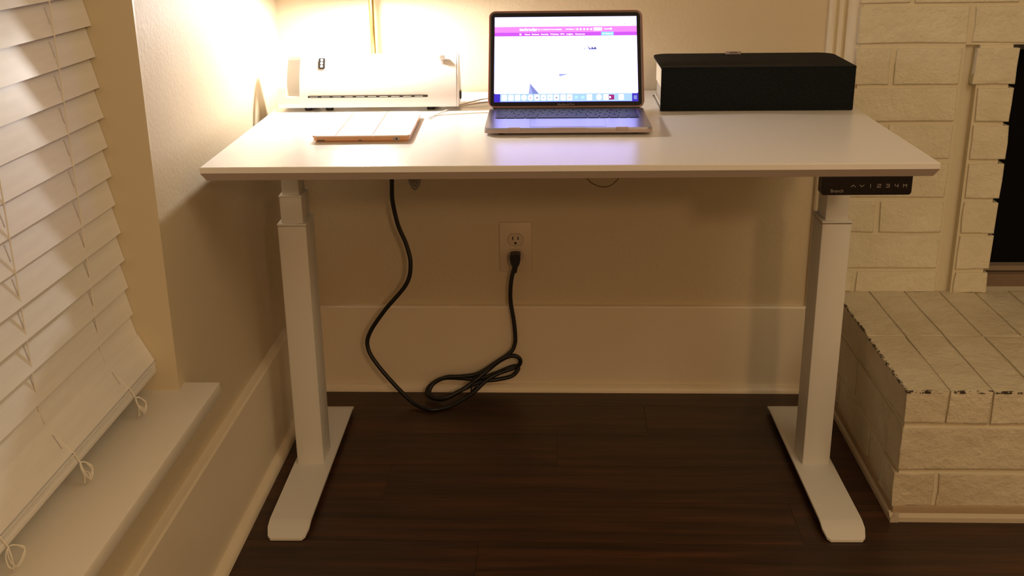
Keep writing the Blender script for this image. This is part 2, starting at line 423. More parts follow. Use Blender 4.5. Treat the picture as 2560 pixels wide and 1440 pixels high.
prism('base_strip', [(-(p), z) for p, z in [(0, 0), (.016, 0), (.015, .009), (.008, .015), (0, .017)]], 'y', HY0-.72-.012, .0, MT['oldtrim'], hea, loc=(HX0+.008-1.35, 0, 0))
prism('base_strip', [(HY0-.72+.006-p, z) for p, z in [(0, 0), (.016, 0), (.015, .009), (.008, .015), (0, .017)]], 'x', HX0-1.35-.008, HX1-1.35, MT['oldtrim'], hea)
# fluted moulding between wall and brick
bm = bmesh.new()
prof = [(.590, YW), (.590, YW-.010), (.594, YW-.016), (.602, YW-.019), (.607, YW-.012), (.611, YW-.018), (.620, YW-.021), (.626, YW-.013), (.630, YW-.022), (.640, YW-.034), (.650, YW-.044), (.660, YW-.046), (.660, YW)]
add_prism(bm, prof, 'z', 0, ZC)
o = newobj('trim_1', bm_mesh(bm, 'trim_1'), MT['trim']); shade_auto(o, 50); struct(o, 'narrow fluted moulding between wall and painted brick')

# ------------------------------------------------------------------ window blind
bl = tag(empty('window_blind', (-.725, WY1-.005, .40)), 'white wooden slatted blind with cords hanging in the window', 'blind')
SL = 1.20; SWD = .0505; holes = [-.131, -.345, -.56, -.775, -.99]
def slat_mesh():
    bm = bmesh.new(); t = .0014; hw = .0016; h0, h1 = -.010, .0135
    ys = [0] + sum([[h+hw, h-hw] for h in holes], []) + [-SL]
    for i in range(0, len(ys), 2): add_box(bm, -t, t, ys[i+1], ys[i], -SWD/2, SWD/2)
    for h in holes:
        add_box(bm, -t, t, h-hw, h+hw, -SWD/2, h0); add_box(bm, -t, t, h-hw, h+hw, h1, SWD/2)
    return bm_mesh(bm, 'slat')
sm = slat_mesh(); sm.materials.append(MT['slat'])
ztips = [.4790 + .04655*k for k in range(0, 33)]
for k, z in enumerate(ztips):
    tilt = math.radians(13.0)
    xt = -.7118 if k == 0 else (-.7165 if k == 1 else (-.7185 if k < 5 else -.7212))
    if k == 0: tilt = math.radians(15)
    cx = xt - math.sin(tilt)*SWD/2; cz = z + math.cos(tilt)*SWD/2
    newobj('slat', sm, None, bl, (cx+.725, 0, cz-.40), (0, -tilt, 0))
# lowest slat leaning into the room, and the bottom rail with a few slats stacked in it
tl = math.radians(26); newobj('slat', sm, None, bl, (-.6905 - math.sin(tl)*SWD/2 + .725, 0, .4425 + math.cos(tl)*SWD/2 - .40), (0, -tl, 0))
for k in range(2):
    newobj('slat', sm, None, bl, (-.6880-SWD/2+.725, -.001*k, .4395-.0042*k-.40), (0, math.radians(-88), 0))
box('bottom_rail', -.026, .026, -SL, 0, -.0055, .0055, MT['slat'], bl, .0025, loc=(-.6875-.026+.725, -.001, .4265-.40))
box('head_rail', -.028, .028, -SL, 0, -.025, .025, MT['slat'], bl, .002, loc=(0, 0, 2.012-.40))
for ci, h in enumerate(holes):
    yb = h
    pts = []
    for k, z in enumerate(reversed(ztips)):
        pts.append((-.7195+.725, yb + random.uniform(-.0004, .0004), z-.40))
    pts += [(-.708+.725, yb+.004, .4790-.40), (-.6885+.725, yb+.016, .4425-.40), (-.6845+.725, yb+.022, .425-.40)]
    tube('lift_cord', pts, .0011, MT['cord'], bl, 6)
    # tied loops hanging at the rail
    B = Vector((-.6840+.725, yb+.022, .424-.40)); rnd = random.Random(ci+3)
    for q in range(3 if ci != 2 else 2):
        s = .014 + .007*rnd.random() if ci != 2 else .024; a = rnd.uniform(-1.0, 1.0)
        lp = [B, B+Vector((.006, -s*.8*(1-.3*q), -.002-.004*q)), B+Vector((.013, -s*1.1*(1-.3*q), -.012)), B+Vector((.012, -s*.2, -.020-.003*q)), B+Vector((.011, s*.7, -.012-.004*q)), B+Vector((.005, s*.4, -.003))]
        tube('cord_loop', catmull(lp, 6, True), .0008, MT['cord'], bl, 5, True)
    tube('cord_end', catmull([B, B+Vector((.004, -.004, -.012)), B+Vector((.003, -.001, -.024)), B+Vector((.003, -.003, -.031))], 5), .0010, MT['cord'], bl, 5)

# ------------------------------------------------------------------ outlet
ou = tag(empty('wall_outlet', (-.1158, YW, .3725)), 'cream duplex wall outlet with a black plug in its lower socket', 'outlet')
box('cover_plate', -.039, .039, -.0055, 0, -.0625, .0625, MT['plate'], ou, .0022)
for zc in (.0195, -.0195):
    pts = []
    for i in range(36):
        t = 2*math.pi*i/36; x, z = .0178*math.cos(t), .0178*math.sin(t); pts.append((x, max(-.0145, min(.0145, z))+zc))
    r = prism('receptacle', pts, 'y', -.0072, -.004, MT['recept'], ou)
    rim = [(p[0]*1.045, -.0056, (p[1]-zc)*1.045+zc) for p in pts]
    tube('seam', rim, .0004, MT['print_d'], r, 4, True)
    for sx, hh in ((-.0064, .0045), (.0064, .0038)): box('slot', sx-.0012, sx+.0012, -.0074, -.006, zc+.0035-hh, zc+.0035+hh, MT['dark'], r)
    lathe('ground_hole', [(0, 0), (.003, 0), (.003, .002), (0, .002)], MT['dark'], r, (0, -.0074, zc-.0085), 14, (-math.pi/2, 0, 0))
lathe('screw', [(0, 0), (.0026, 0), (.0022, .0012), (0, .0014)], MT['recept'], ou, (0, -.0052, 0), 14, (math.pi/2, 0, 0))

# ------------------------------------------------------------------ standing desk
DA = .0141; H = .7502; DW, DD = 1.2192, .762
dk = tag(empty('standing_desk', (0, 0, 0), DA), 'white standing desk with two telescoping legs and black keypad', 'desk')
def desktop():
    bm = bmesh.new(); h = DW/2; b_ = .0075
    lv = [(0.0012, H), (0, H-.0012), (0, H-.0100), (b_, H-.0236)]
    rings = []
    for ins, z in lv:
        rings.append([bm.verts.new(v) for v in ((-h+ins, ins, z), (h-ins, ins, z), (h-ins, DD-ins, z), (-h+ins, DD-ins, z))])
    bm.faces.new(rings[0]); bm.faces.new(rings[-1][::-1])
    for A, B in zip(rings, rings[1:]):
        for k in range(4): bm.faces.new((A[k], A[(k+1) % 4], B[(k+1) % 4], B[k]))
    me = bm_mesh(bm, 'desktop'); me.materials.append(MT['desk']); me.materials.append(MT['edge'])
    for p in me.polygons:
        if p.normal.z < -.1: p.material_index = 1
    return newobj('desktop', me, None, dk)
desktop()
LX0, LX1, LY0, LY1 = -.5708, -.5125, .3295, .4095
for s, nm in ((1, 'l'), (-1, 'r')):
    def lb(name, inset, z0, z1, par=dk, bev=.004, m=MT['steel']):
        a, b_ = sorted((s*(LX0+inset), s*(LX1-inset)))
        return box(name, a, b_, LY0+inset, LY1-inset, z0, z1, m, par, bev)
    zt1 = .5583; zt2 = .6150
    leg = lb('leg', 0, .019, zt1-.004)
    lb('collar', -.0008, zt1-.004, zt1+.001, leg, .002)
    if s == -1: lb('collar_seam', .0004, zt1-.0055, zt1-.0035, leg, 0, MT['print_d'])
    st = lb('inner_stage', .0065, zt1-.01, zt2, leg) if s == 1 else lb('inner_stage', .0065, zt1-.01, H-.03, leg)
    if s == 1:
        lb('collar', .0055, zt2-.004, zt2+.001, leg, .002)
        lb('top_stage', .0115, zt2-.01, H-.03, leg)
    # support bracket under the top
    a, b_ = sorted((s*(LX0-.004), s*(LX1+.004)))
    box('support_bracket', a, b_, .09, .68, H-.034, H-.0237, MT['steel'], dk, .002)
    # foot: bent plate, front end turned down
    fx0, fx1 = sorted((s*-.5785, s*-.4969))
    zt = .0205
    def foot(name):
        bm = bmesh.new(); t = .005
        stations = [(.0575, .0062), (.064, .0085), (.085, .0150), (.103, .0195), (.112, zt), (.60, zt), (.612, .0195), (.628, .0160), (.634, .0135)]
        tops = []; bots = []
        for y_, z_ in stations:
            tops.append((y_, z_)); bots.append((y_, z_-t))
        rA, rB, rC, rD = [], [], [], []
        for i, ((y_, z_), (_, zb)) in enumerate(zip(tops, bots)):
            ins = {0: .011, 1: .0045, 2: 0}.get(i, 0)
            if i >= len(tops)-1: ins = .002
            rA.append(bm.verts.new((fx0+ins, y_, z_))); rB.append(bm.verts.new((fx1-ins, y_, z_)))
            rC.append(bm.verts.new((fx0+ins, y_, zb))); rD.append(bm.verts.new((fx1-ins, y_, zb)))
        n = len(tops)
        for i in range(n-1):
            bm.faces.new((rA[i], rB[i], rB[i+1], rA[i+1])); bm.faces.new((rC[i], rC[i+1], rD[i+1], rD[i]))
            bm.faces.new((rA[i], rA[i+1], rC[i+1], rC[i])); bm.faces.new((rB[i], rD[i], rD[i+1], rB[i+1]))
        bm.faces.new((rA[0], rC[0], rD[0], rB[0])); bm.faces.new((rA[-1], rB[-1], rD[-1], rC[-1]))
        o = newobj(name, bm_mesh(bm, name), MT['steel'], dk); shade_auto(o, 28); return o
    ft = foot('foot')
    for yy in (.13, .58):
        lathe('leveling_pad', [(0, 0), (.017, 0), (.018, .004), (.012, .008), (.006, .009), (.006, .0156), (0, .0156)], MT['black'], ft, ((fx0+fx1)/2, yy, 0), 20)
for yy in (.25, .56): box('crossbar', -.515, .515, yy, yy+.04, H-.050, H-.0245, MT['steel'], dk, .002)
box('control_box', -.12, .14, .30, .40, H-.062, H-.0245, MT['black'], dk, .006)
for xx in (-.575, .575): box('support_flange', xx-.012, xx+.012, .10, .13, H-.0275, H-.0237, MT['steelg'], dk, .001)
# keypad
kp = prism('keypad', rrect(.4215, .5700, .6948, .7262, .005, 5, (0, 0, 1, 1)), 'y', .0085, .030, MT['black'], dk)
prism('keypad_face', rrect(.4225, .5690, .6958, .7250, .0045, 5, (0, 0, 1, 1)), 'y', .0079, .0086, MT['blackg'], kp)
KY = .0076
text('brand_lettering', 'Branch', .0078, MT['print_d'], kp, (.4365, KY, .7020), bold=.00006)
def stroke(name, pts, wd, m, par, y=KY):
    bm = bmesh.new()
    for a, b_ in zip(pts, pts[1:]):
        a, b_ = Vector(a), Vector(b_); d = (b_-a).normalized()*wd*.5; n = Vector((-d.y, d.x))
        q = [a-d-n, b_+d-n, b_+d+n, a-d+n]
        bm.faces.new([bm.verts.new((p.x, y, p.y)) for p in q])
    me = bpy.data.meshes.new(name); bm.to_mesh(me); bm.free(); return newobj(name, me, m, par)
kx = [.4735, .4878, .5018, .5158, .5300, .5445, .5582]; kz = .7105
def k_(i, pts): stroke('key_symbol', [(kx[i]+a*.0034, kz+b_*.0026) for a, b_ in pts], .0008, MT['print_w'], kp)
k_(0, [(-1, -.6), (0, .6), (1, -.6)]); k_(1, [(-1, .6), (0, -.6), (1, .6)])
k_(2, [(0, -1), (0, 1)]); k_(3, [(-.8, 1), (.8, 1), (.8, .1), (-.8, -.2), (-.8, -1), (.9, -1)])
k_(4, [(-.8, 1), (.8, 1), (.8, -1), (-.8, -1)]); k_(4, [(-.4, 0), (.8, 0)])
k_(5, [(-.8, 1), (-.7, 0), (.8, 0)]); k_(5, [(.7, 1), (.7, -1)])
k_(6, [(-.8, -1), (-.8, 1), (0, 0), (.8, 1), (.8, -1)])
for i in range(8): box('key_groove', .4668+i*.0141-.00015, .4668+i*.0141+.00015, .0077, .0082, .6965, .7245, MT['dark'], kp)

# ------------------------------------------------------------------ desk power cord
pc = tag(empty('power_cord', (-.1158, .745, .352)), 'black power cord hanging under the desk, tied in a bundle and plugged in', 'power cord')
O = Vector((-.1158, .745, .352))
path = [(-.386, .620, .722), (-.384, .632, .640), (-.3975, .690, .545), (-.399, .700, .505), (-.390, .705, .448), (-.372, .705, .398), (-.3635, .700, .3524), (-.376, .698, .302), (-.430, .695, .237), (-.470, .694, .178), (-.4760, .692, .1385), (-.452, .680, .099), (-.405, .668, .045), (-.3655, .652, .0125), (-.335, .634, .0062), (-.3120, .628, .0055),
        (-.272, .650, .0062), (-.225, .690, .020), (-.190, .716, .044), (-.160, .728, .058), (-.128, .738, .066), (-.108, .738, .078), (-.108, .734, .096), (-.126, .732, .104), (-.155, .730, .092), (-.190, .722, .066), (-.235, .700, .036), (-.285, .676, .014), (-.318, .684, .0090), (-.337, .702, .0135), (-.330, .716, .030), (-.298, .722, .0465), (-.255, .724, .0465), (-.215, .726, .044), (-.170, .732, .055), (-.135, .739, .068), (-.116, .741, .072), (-.112, .739, .064), (-.128, .734, .048), (-.165, .728, .041), (-.205, .716, .040), (-.245, .694, .030), (-.285, .676, .017), (-.315, .678, .0120), (-.331, .698, .0170), (-.322, .712, .036), (-.290, .716, .052), (-.25, .718, .054), (-.21, .722, .060), (-.165, .728, .088), (-.130, .734, .112), (-.1195, .738, .132), (-.1180, .740, .156), (-.1215, .742, .195), (-.1275, .743, .235), (-.1285, .742, .268), (-.1250, .741, .303), (-.1170, .741, .334)]
tube('cable', [p-O for p in catmull(path, 9)], .0052, MT['rubber'], pc, 10)
bm = bmesh.new()
prof = [(-.0125, .0115), (-.006, .0125), (0, .0105), (.006, .0125), (.0125, .0115), (.0125, .0), (.0105, -.012), (.0055, -.020), (-.0055, -.020), (-.0105, -.012), (-.0125, .0)]
add_prism(bm, prof, 'y', -.012, .0215); bmesh.ops.bevel(bm, geom=list(bm.edges), offset=.0018, segments=2, affect='EDGES')
o = newobj('plug', bm_mesh(bm, 'plug'), MT['rubber'], pc, (0, 0, 0)); shade_auto(o, 40)
tube('strain_relief', [Vector((0, 0, -.016)), Vector((-.0006, -.001, -.026)), Vector((-.002, -.002, -.036))], lambda t: .0065-.0018*t, MT['rubber'], pc, 10)
tube('twist_tie', catmull([p-O for p in (Vector((-.212, .700, .060)), Vector((-.222, .688, .044)), Vector((-.226, .690, .026)), Vector((-.214, .722, .030)), Vector((-.203, .732, .050)))], 6, True), .0016, MT['rubber'], pc, 6, True)
for d in ((-.004, -.006, .012), (.003, -.008, .010)): tube('tie_end', [Vector((-.212, .698, .060))-O, Vector((-.212, .698, .060))+Vector(d)-O], .0011, MT['rubber'], pc, 5)

# cable coil and thin wire hanging below the desktop
cc = tag(empty('cable_coil', (-.3175, .50, .655)), 'small coil of grey cable hanging under the desk beside the black cord', 'cable')
for k in range(4):
    tube('cable_turn', [Vector(((.0165-.0028*k)*math.cos(t)+.0012*k, .0055*(k-1.5)+.003*math.sin(t), (.0675-.006*k)*math.sin(t)*.98 - .001)) for t in [2*math.pi*i/40 for i in range(40)]], .0026, MT['grey'], cc, 7, True)
lw = tag(empty('loose_wire', (.081, .50, .70)), 'thin brown wire sagging in a loop below the middle of the desktop', 'wire')
tube('wire', catmull([(-.058, 0, .026), (-.050, 0, -.035), (-.0345, 0, -.0895), (-.012, .002, -.1085), (.010, .003, -.1110), (.026, .002, -.1010), (.0335, 0, -.085), (.036, 0, -.03), (.037, 0, .026)], 8), .0011, MT['wire'], lw, 6)

# ------------------------------------------------------------------ laptop
lp = tag(empty('laptop', (.0035, .353, H), .010), 'open silver laptop in a rose case, bright web page on its screen', 'laptop')
LWD = .3105; LD = .211; zb = .0050; zt = .0148
y0, y1 = -LD/2, LD/2
bs = prism('base', rrect(-LWD/2, LWD/2, y0, y1, .010), 'z', zb+.003, zt, MT['alu'], lp, smooth=30)
prism('case_tray', rrect(-LWD/2-.001, LWD/2+.001, y0-.001, y1+.001, .011), 'z', zb, zb+.0062, MT['casec'], lp, smooth=30)
box('opening_notch', -.033, .033, y0-.0006, y0+.004, zt-.0028, zt+.0001, MT['casec'], lp, .001)
for sx in (-1, 1):
    for sy in (-1, 1): lathe('rubber_foot', [(0, 0), (.006, 0), (.007, .0052), (0, .0052)], MT['rubber'], lp, (sx*.125, sy*.085, 0), 16)
    box('case_clip', sx*.100-.011, sx*.100+.011, y0-.0018, y0+.002, zb+.004, zt+.0008, MT['casec'], lp, .0008)
KX0, KX1, KY0, KY1 = -.1395, .1395, y0+.094, y0+.196
box('keyboard_well', KX0, KX1, KY0, KY1, zt, zt+.0001, MT['key'], bs)
rowsK = [(13, [1]*14, .55), (13, [1]*13+[1.55], 1), (13, [1.55]+[1]*13, 1), (13, [1.8]+[1]*11+[1.8], 1), (12, [2.35]+[1]*10+[2.35], 1), (10, [1, 1, 1, 1.25, 5.2, 1.25, 1, 1, 1, 1], 1)]
tot = sum(r[2] for r in rowsK); yk = KY1-.002; kh = (KY1-KY0-.004)/tot
kcache = {}
for _, ws, hh in rowsK:
    sw = (KX1-KX0-.003)/sum(ws); xk = KX0+.0015; h_ = kh*hh
    for wk in ws:
        key = (round(wk*sw, 5), round(h_, 5))
        if key not in kcache:
            bm = bmesh.new(); add_box(bm, .0009, key[0]-.0009, .0009, key[1]-.0009, 0, .0011, .0005, 1)
            me = bm_mesh(bm, 'key'); me.materials.append(MT['key']); kcache[key] = me
        newobj('key', kcache[key], None, bs, (xk, yk-h_, zt+.0001)); xk += wk*sw
    yk -= h_
prism('trackpad', rrect(-.071, .071, y0+.009, y0+.0865, .003), 'z', zt-.001, zt+.0002, MT['alu'], bs)
tube('trackpad_seam', [(p[0], p[1], zt+.0001) for p in rrect(-.0712, .0712, y0+.0088, y0+.0867, .003)], .00025, MT['print_k'], bs, 4, True)
# lid frame: x right, y up the lid, z towards the user
TL = math.radians(33.0); LL = .2135
lid = prism('lid', rrect(-LWD/2-.0005, LWD/2+.0005, .001, LL, .0105), 'z', -.0045, -.0002, MT['alu'], lp, (0, y1-.004, zt+.0005), (math.pi/2 - TL, 0, 0), smooth=30)
def lpiece(name, x0, x1, v0, v1, zc, m, par=None, r=0, th=.00006, corners=(1, 1, 1, 1)):
    pts = rrect(x0, x1, v0, v1, r, 5, corners) if r else [(x0, v0), (x1, v0), (x1, v1), (x0, v1)]
    return prism(name, pts, 'z', zc-th, zc, m, par or lid)
hw = LWD/2
prism('lid_case', rrect(-hw-.0032, hw+.0032, .002, LL+.003, .013), 'z', -.0068, -.0015, MT['case'], lid, smooth=30)
tube('case_rim', [(p[0], p[1], -.0005) for p in rrect(-hw-.0024, hw+.0024, .003, LL+.0022, .0125)], .0014, MT['case'], lid, 6, True)
lpiece('bezel', -hw+.0012, hw-.0012, .002, LL-.0015, .0003, MT['bezel'], r=.0095, th=.0006)
prism('hinge', [(-.135, -.004), (.135, -.004), (.135, .004), (-.135, .004)], 'z', -.0052, -.0008, MT['bezel'], lid)
SX0, SX1, SV0, SV1 = -hw+.0085, hw-.0085, .0128, LL-.0110
E_ = {
 'desk': emis('screen_blue', (.045, .025, .60), 1.0), 'page': emis('screen_white', (1.0, .96, 2.4), 1.25),
 'bar1': emis('screen_pink', (1.0, .27, .98), 1.05), 'bar2': emis('screen_purple', (.70, .10, .98), 1.0),
 'dock': emis('screen_dock', (.46, .72, .98), 1.0), 'icon': emis('screen_icon', (.95, 1.0, 1.1), 1.15), 'icon2': emis('screen_icon_pale', (.55, .92, 1.0), 1.0),
 'btn': emis('screen_button', (.30, .82, 1.0), 1.0), 'tri': emis('screen_slate', (.25, .29, .72), 1.0), 'tri2': emis('screen_pale_blue', (.42, .48, .95), 1.0),
 'ink': emis('screen_ink', (.05, .06, .30), 1.0), 'mag': emis('screen_magenta', (.40, .015, .22), 1.0), 'txt': emis('screen_text', (1.3, 1.3, 1.4), 1.2),
 'dot': emis('screen_grey', (.25, .2, .35), 1.0), 'red': emis('screen_red', (.9, .45, .6), 1.0)}
scr = lpiece('screen', SX0, SX1, SV0, SV1, .0006, E_['desk'])
scr['label'] = 'lit laptop screen showing a web page'
SW, SH = SX1-SX0, SV1-SV0
def S(name, u0, u1, v0, v1, lvl, m, r=0, corners=(1, 1, 1, 1)):  # u from left, v from top, 0..1
    return lpiece(name, SX0+u0*SW, SX0+u1*SW, SV1-v1*SH, SV1-v0*SH, .0006+.0001*lvl, m, lid, r, corners=corners)
def ST(s, u, v, h, m, lvl=3, bold=.0, sx=1, align='LEFT'):
    return text('screen_lettering', s, h*SH, m, lid, (SX0+u*SW, SV1-v*SH, .0006+.0001*lvl), (0, 0, 0), align, bold, sx)
S('web_page', 0.0, 1.0, .0, .905, 1, E_['page'], .003, (0, 0, 1, 1))
S('site_header', .0, 1.0, .117, .185, 2, E_['bar1']); S('site_menu', .0, 1.0, .185, .228, 2, E_['bar2'])
ST('techradar', .175, .1495, .050, E_['txt'], bold=.0003); ST('pro', .275, .1495, .050, E_['txt'], bold=.0)
ST('IT INSIGHTS FOR BUSINESS', .325, .153, .020, E_['txt'], bold=.0001, sx=.95)
ST('US Edition', .50, .151, .022, E_['txt'], bold=.0001)
S('divider', .568, .5695, .135, .167, 3, E_['txt'])
for q, u in enumerate((.583, .606, .631, .655, .68)): S('site_icon', u-.007, u+.007, .139, .163, 3, E_['txt'], .0015)
S('subscribe_button', .697, .757, .131, .169, 3, E_['txt'], .0006); ST('Search', .772, .149, .024, E_['txt'], bold=.0001); S('search_icon', .812, .826, .137, .160, 3, E_['txt'], .0015)
S('home_icon', .175, .190, .198, .217, 3, E_['txt'], .001)
for s_, u in (('News', .212), ('Reviews', .262), ('Security', .327), ('Websites', .391), ('VPN', .461), ('Insights', .505), ('Resources', .568)): ST(s_, u, .208, .025, E_['txt'], bold=.00012)
S('menu_button', .750, .838, .184, .226, 3, E_['btn']); ST('Pro Reports', .794, .206, .022, E_['txt'], 4, .0001, align='CENTER')
def poly(name, uv, lvl, m):
    return prism(name, [(SX0+u*SW, SV1-v*SH) for u, v in uv], 'z', .0006+.0001*lvl-.00006, .0006+.0001*lvl, m, lid)
poly('page_art', [(.250, .785), (.312, .905), (.241, .905)], 2, E_['tri'])
poly('page_art', [(.250, .785), (.268, .905), (.241, .905)], 3, E_['tri2'])
poly('page_art', [(.452, .675), (.515, .678), (.456, .705)], 2, E_['tri2'])
poly('page_art', [(.655, .388), (.716, .388), (.713, .372), (.705, .360), (.698, .378), (.690, .372), (.684, .352), (.681, .380), (.672, .380), (.650, .340), (.664, .380)], 2, E_['ink'])
poly('page_art', [(.618, .383), (.635, .380), (.642, .368), (.640, .383), (.632, .388)], 2, E_['tri2'])
poly('page_art', [(.662, .394), (.716, .394), (.715, .398), (.664, .398)], 2, E_['tri2'])
for u, v in ((.022, .018), (.59, .012), (.602, .012), (.945, .010), (.913, .09)): S('page_mark', u, u+.005, v, v+.006, 2, E_['dot'])
S('dock', .043, .957, .905, .995, 2, E_['dock'], .0006)
ic = [.072, .118, .164, .209, .254, .299, .344, .389, .434, .480, .525, .571, .617, .662, .728, .776, .815, .882]
for q, u in enumerate(ic):
    rr = .0062 if q in (3, 4, 14) else .0022
    if q in (11, 12): S('dock_icon', u-.014, u+.012, .932, .966, 3, E_['icon2'], .002); continue
    if q == 16: S('dock_icon', u-.0185, u+.0185, .921, .978, 3, E_['mag'], .0012); S('icon_mark', u-.016, u-.004, .938, .962, 4, E_['icon'], .001); continue
    S('dock_icon', u-.019, u+.019, .914, .983, 3, E_['icon'], min(rr, .0054))
    if q in (4, 5, 6, 7, 8, 10): S('icon_mark', u-.006, u+.006, .945, .958, 4, [E_['red'], E_['dot'], E_['dock'], E_['btn'], E_['dot'], E_['red'], E_['red']][q-4], .0005)
S('corner_badge', .968, .990, .930, .975, 2, E_['tri'], .001)
text('model_lettering', 'MacBook Pro', .0062, MT['print_s'], lid, (0, .0072, .0005), (0, 0, 0), 'CENTER', .0001)
lathe('camera_dot', [(0, 0), (.0012, 0), (.0012, .0002), (0, .0002)], MT['dark'], lid, (0, LL-.0065, .0004), 10)

# ------------------------------------------------------------------ tablet
tb = tag(empty('tablet', (-.3765, .3140, H), .030), 'tablet in a rose folding cover lying closed on the desk before the laminator', 'tablet')
TW, TD, TH = .177, .243, .0128
sh = prism('shell', rrect(-TW/2, TW/2, -TD/2, TD/2, .010), 'z', 0.0, TH-.0022, MT['rose'], tb)
bmx = bmesh.new(); bmx.from_mesh(sh.data)
bmesh.ops.bevel(bmx, geom=[e for e in bmx.edges if abs(e.verts[0].co.z-e.verts[1].co.z) < 1e-5 and e.verts[0].co.z < .001], offset=.0035, segments=3, affect='EDGES')
bmx.to_mesh(sh.data); bmx.free(); shade_auto(sh, 35)
cuts = [-TW/2-.001, -TW/2+.240*TW, -TW/2+.620*TW, TW/2+.001]
for i in range(3):
    c = (i == 2, i == 0, i == 0, i == 2)
    o = prism('cover_panel', rrect(cuts[i]+(.0012 if i else 0), cuts[i+1]-(.0012 if i < 2 else 0), -TD/2-.001, TD/2+.001, .0095, 6, c), 'z', TH-.0020, TH, MT['mag'], tb, smooth=35)
box('cover_hinge', -TW/2, TW/2, -TD/2+.0005, TD/2-.0005, TH-.0026, TH-.0014, MT['rose'], tb)
box('camera_cutout', TW/2-.030, TW/2-.018, -TD/2-.0004, -TD/2+.002, .003, TH-.0035, MT['greyp'], tb, .0006)
lathe('camera_lens', [(0, 0), (.0016, 0), (.0016, .0012), (0, .0012)], MT['dark'], tb, (TW/2-.0235, -TD/2+.0002, TH/2-.0002), 14, (math.pi/2, 0, 0))
box('microphone_slot', -.004, .0005, -TD/2-.0003, -TD/2+.002, .0025, .0048, MT['print_k'], tb)
box('power_button', -TW/2+.008, -TW/2+.022, -TD/2-.0004, -TD/2+.002, .0028, .0052, MT['print_k'], tb, .0004)

# ------------------------------------------------------------------ laminator
lm = tag(empty('laminator', (-.413, .573, H), .022), 'white laminator with a long dark feed slot, standing at the back left of the desk', 'laminator')
LX = .1895; zb = .0085
# side profile (y,z): convex front, steep back
prof = [(-.060, zb), (-.0612, zb+.008), (-.0585, zb+.022), (-.0530, zb+.040), (-.0430, zb+.064), (-.0280, zb+.087), (-.0130, zb+.1000), (-.004, zb+.1035), (.005, zb+.1020), (.012, zb+.095), (.034, zb+.050), (.052, zb+.010), (.053, zb)]
def front_y(z):
    for (ya, za), (yb_, zb_) in zip(prof[:8], prof[1:8]):
        if za <= z <= zb_: return ya + (yb_-ya)*(z-za)/(zb_-za)
    return -.004
body = prism('body', prof, 'x', -LX+.046, LX-.004, MT['lam'], lm, smooth=40)
prism('end_cap', [(y_*.985, z_*.992+.0003) for y_, z_ in prof], 'x', LX-.0035, LX, MT['lam'], lm, smooth=40)
# open carrying handle at the left end: bent shell with a slot in its front
def shell_strip(bm, x0, x1, i0, i1, th=.007):
    def inn(i):
        y_, z_ = prof[i]; c = Vector((0, zb+.035)); d = (c-Vector((y_, z_))); return Vector((y_, z_)) + d.normalized()*th
    for i in range(i0, i1):
        a, b_ = Vector(prof[i]), Vector(prof[i+1]); ai, bi = inn(i), inn(i+1)
        vs = [[bm.verts.new((x, q.x, q.y)) for q in (a, b_, bi, ai)] for x in (x0, x1)]
        A, B = vs; bm.faces.new(A); bm.faces.new(B[::-1])
        for k in range(4): bm.faces.new((A[k], B[k], B[(k+1) % 4], A[(k+1) % 4]))
bm = bmesh.new()
n = len(prof)-1
shell_strip(bm, -LX, -LX+.018, 0, n)              # outer arm
shell_strip(bm, -LX+.018, -LX+.046, 0, 2)         # below the slot
shell_strip(bm, -LX+.018, -LX+.046, 6, n)         # above the slot and down the back
add_box(bm, -LX, -LX+.046, -.058, .051, zb, zb+.006)
bmesh.ops.remove_doubles(bm, verts=bm.verts, dist=1e-5)
newobj('handle', bm_mesh(bm, 'handle'), MT['lam'], lm)
zs = zb+.0225; yf = front_y(zs)
sl = prism('feed_slot', rrect(-.126, .126, zs-.0022, zs+.0022, .0021, 5), 'y', yf-.0012, yf+.004, MT['lamd'], lm)
for i in range(10): box('roller', -.122+i*.0245, -.122+i*.0245+.017, yf-.0016, yf-.0010, zs-.0006, zs+.0005, MT['chrome'], sl)
# control label and release lever
sa = math.atan2(.015, .023)
def onface(name, x0, x1, zc, hh, m, dy=0, r=0, par=None):
    y_ = front_y(zc); o = prism(name, rrect(x0, x1, -hh, hh, r, 4) if r else [(x0, -hh), (x1, -hh), (x1, hh), (x0, hh)], 'y', -.0012-dy, .001, m, par or lm, loc=(0, y_, zc), rot=(-sa, 0, 0)); return o
cl = onface('control_panel', -.1045, -.0905, zb+.087, .0120, MT['lamd'], .0008, .003)
for q in (-.007, 0, .007): lathe('button', [(0, 0), (.0029, 0), (.0029, .0006), (0, .0006)], MT['lam'], cl, (-.0975, -.0021, q), 16, (math.pi/2, 0, 0))
lv = box('release_lever', .150, .1615, -.0300, -.020, zb+.0925, zb+.1025, MT['lam'], lm, .001)
box('lever_stem', .154, .158, -.030, -.018, zb+.082, zb+.092, MT['lam'], lv)
for sx in (-.13, -.085, .13): lathe('rubber_foot', [(0, 0), (.008, 0), (.009, .0086), (0, .0086)], MT['rubber'], lm, (sx, -.040, 0), 16)
for sx in (-.13, .13): lathe('rubber_foot', [(0, 0), (.008, 0), (.009, .0086), (0, .0086)], MT['rubber'], lm, (sx, .036, 0), 16)
box('power_switch', LX, LX+.0035, -.012, .006, zb+.008, zb+.024, MT['black'], lm, .001)

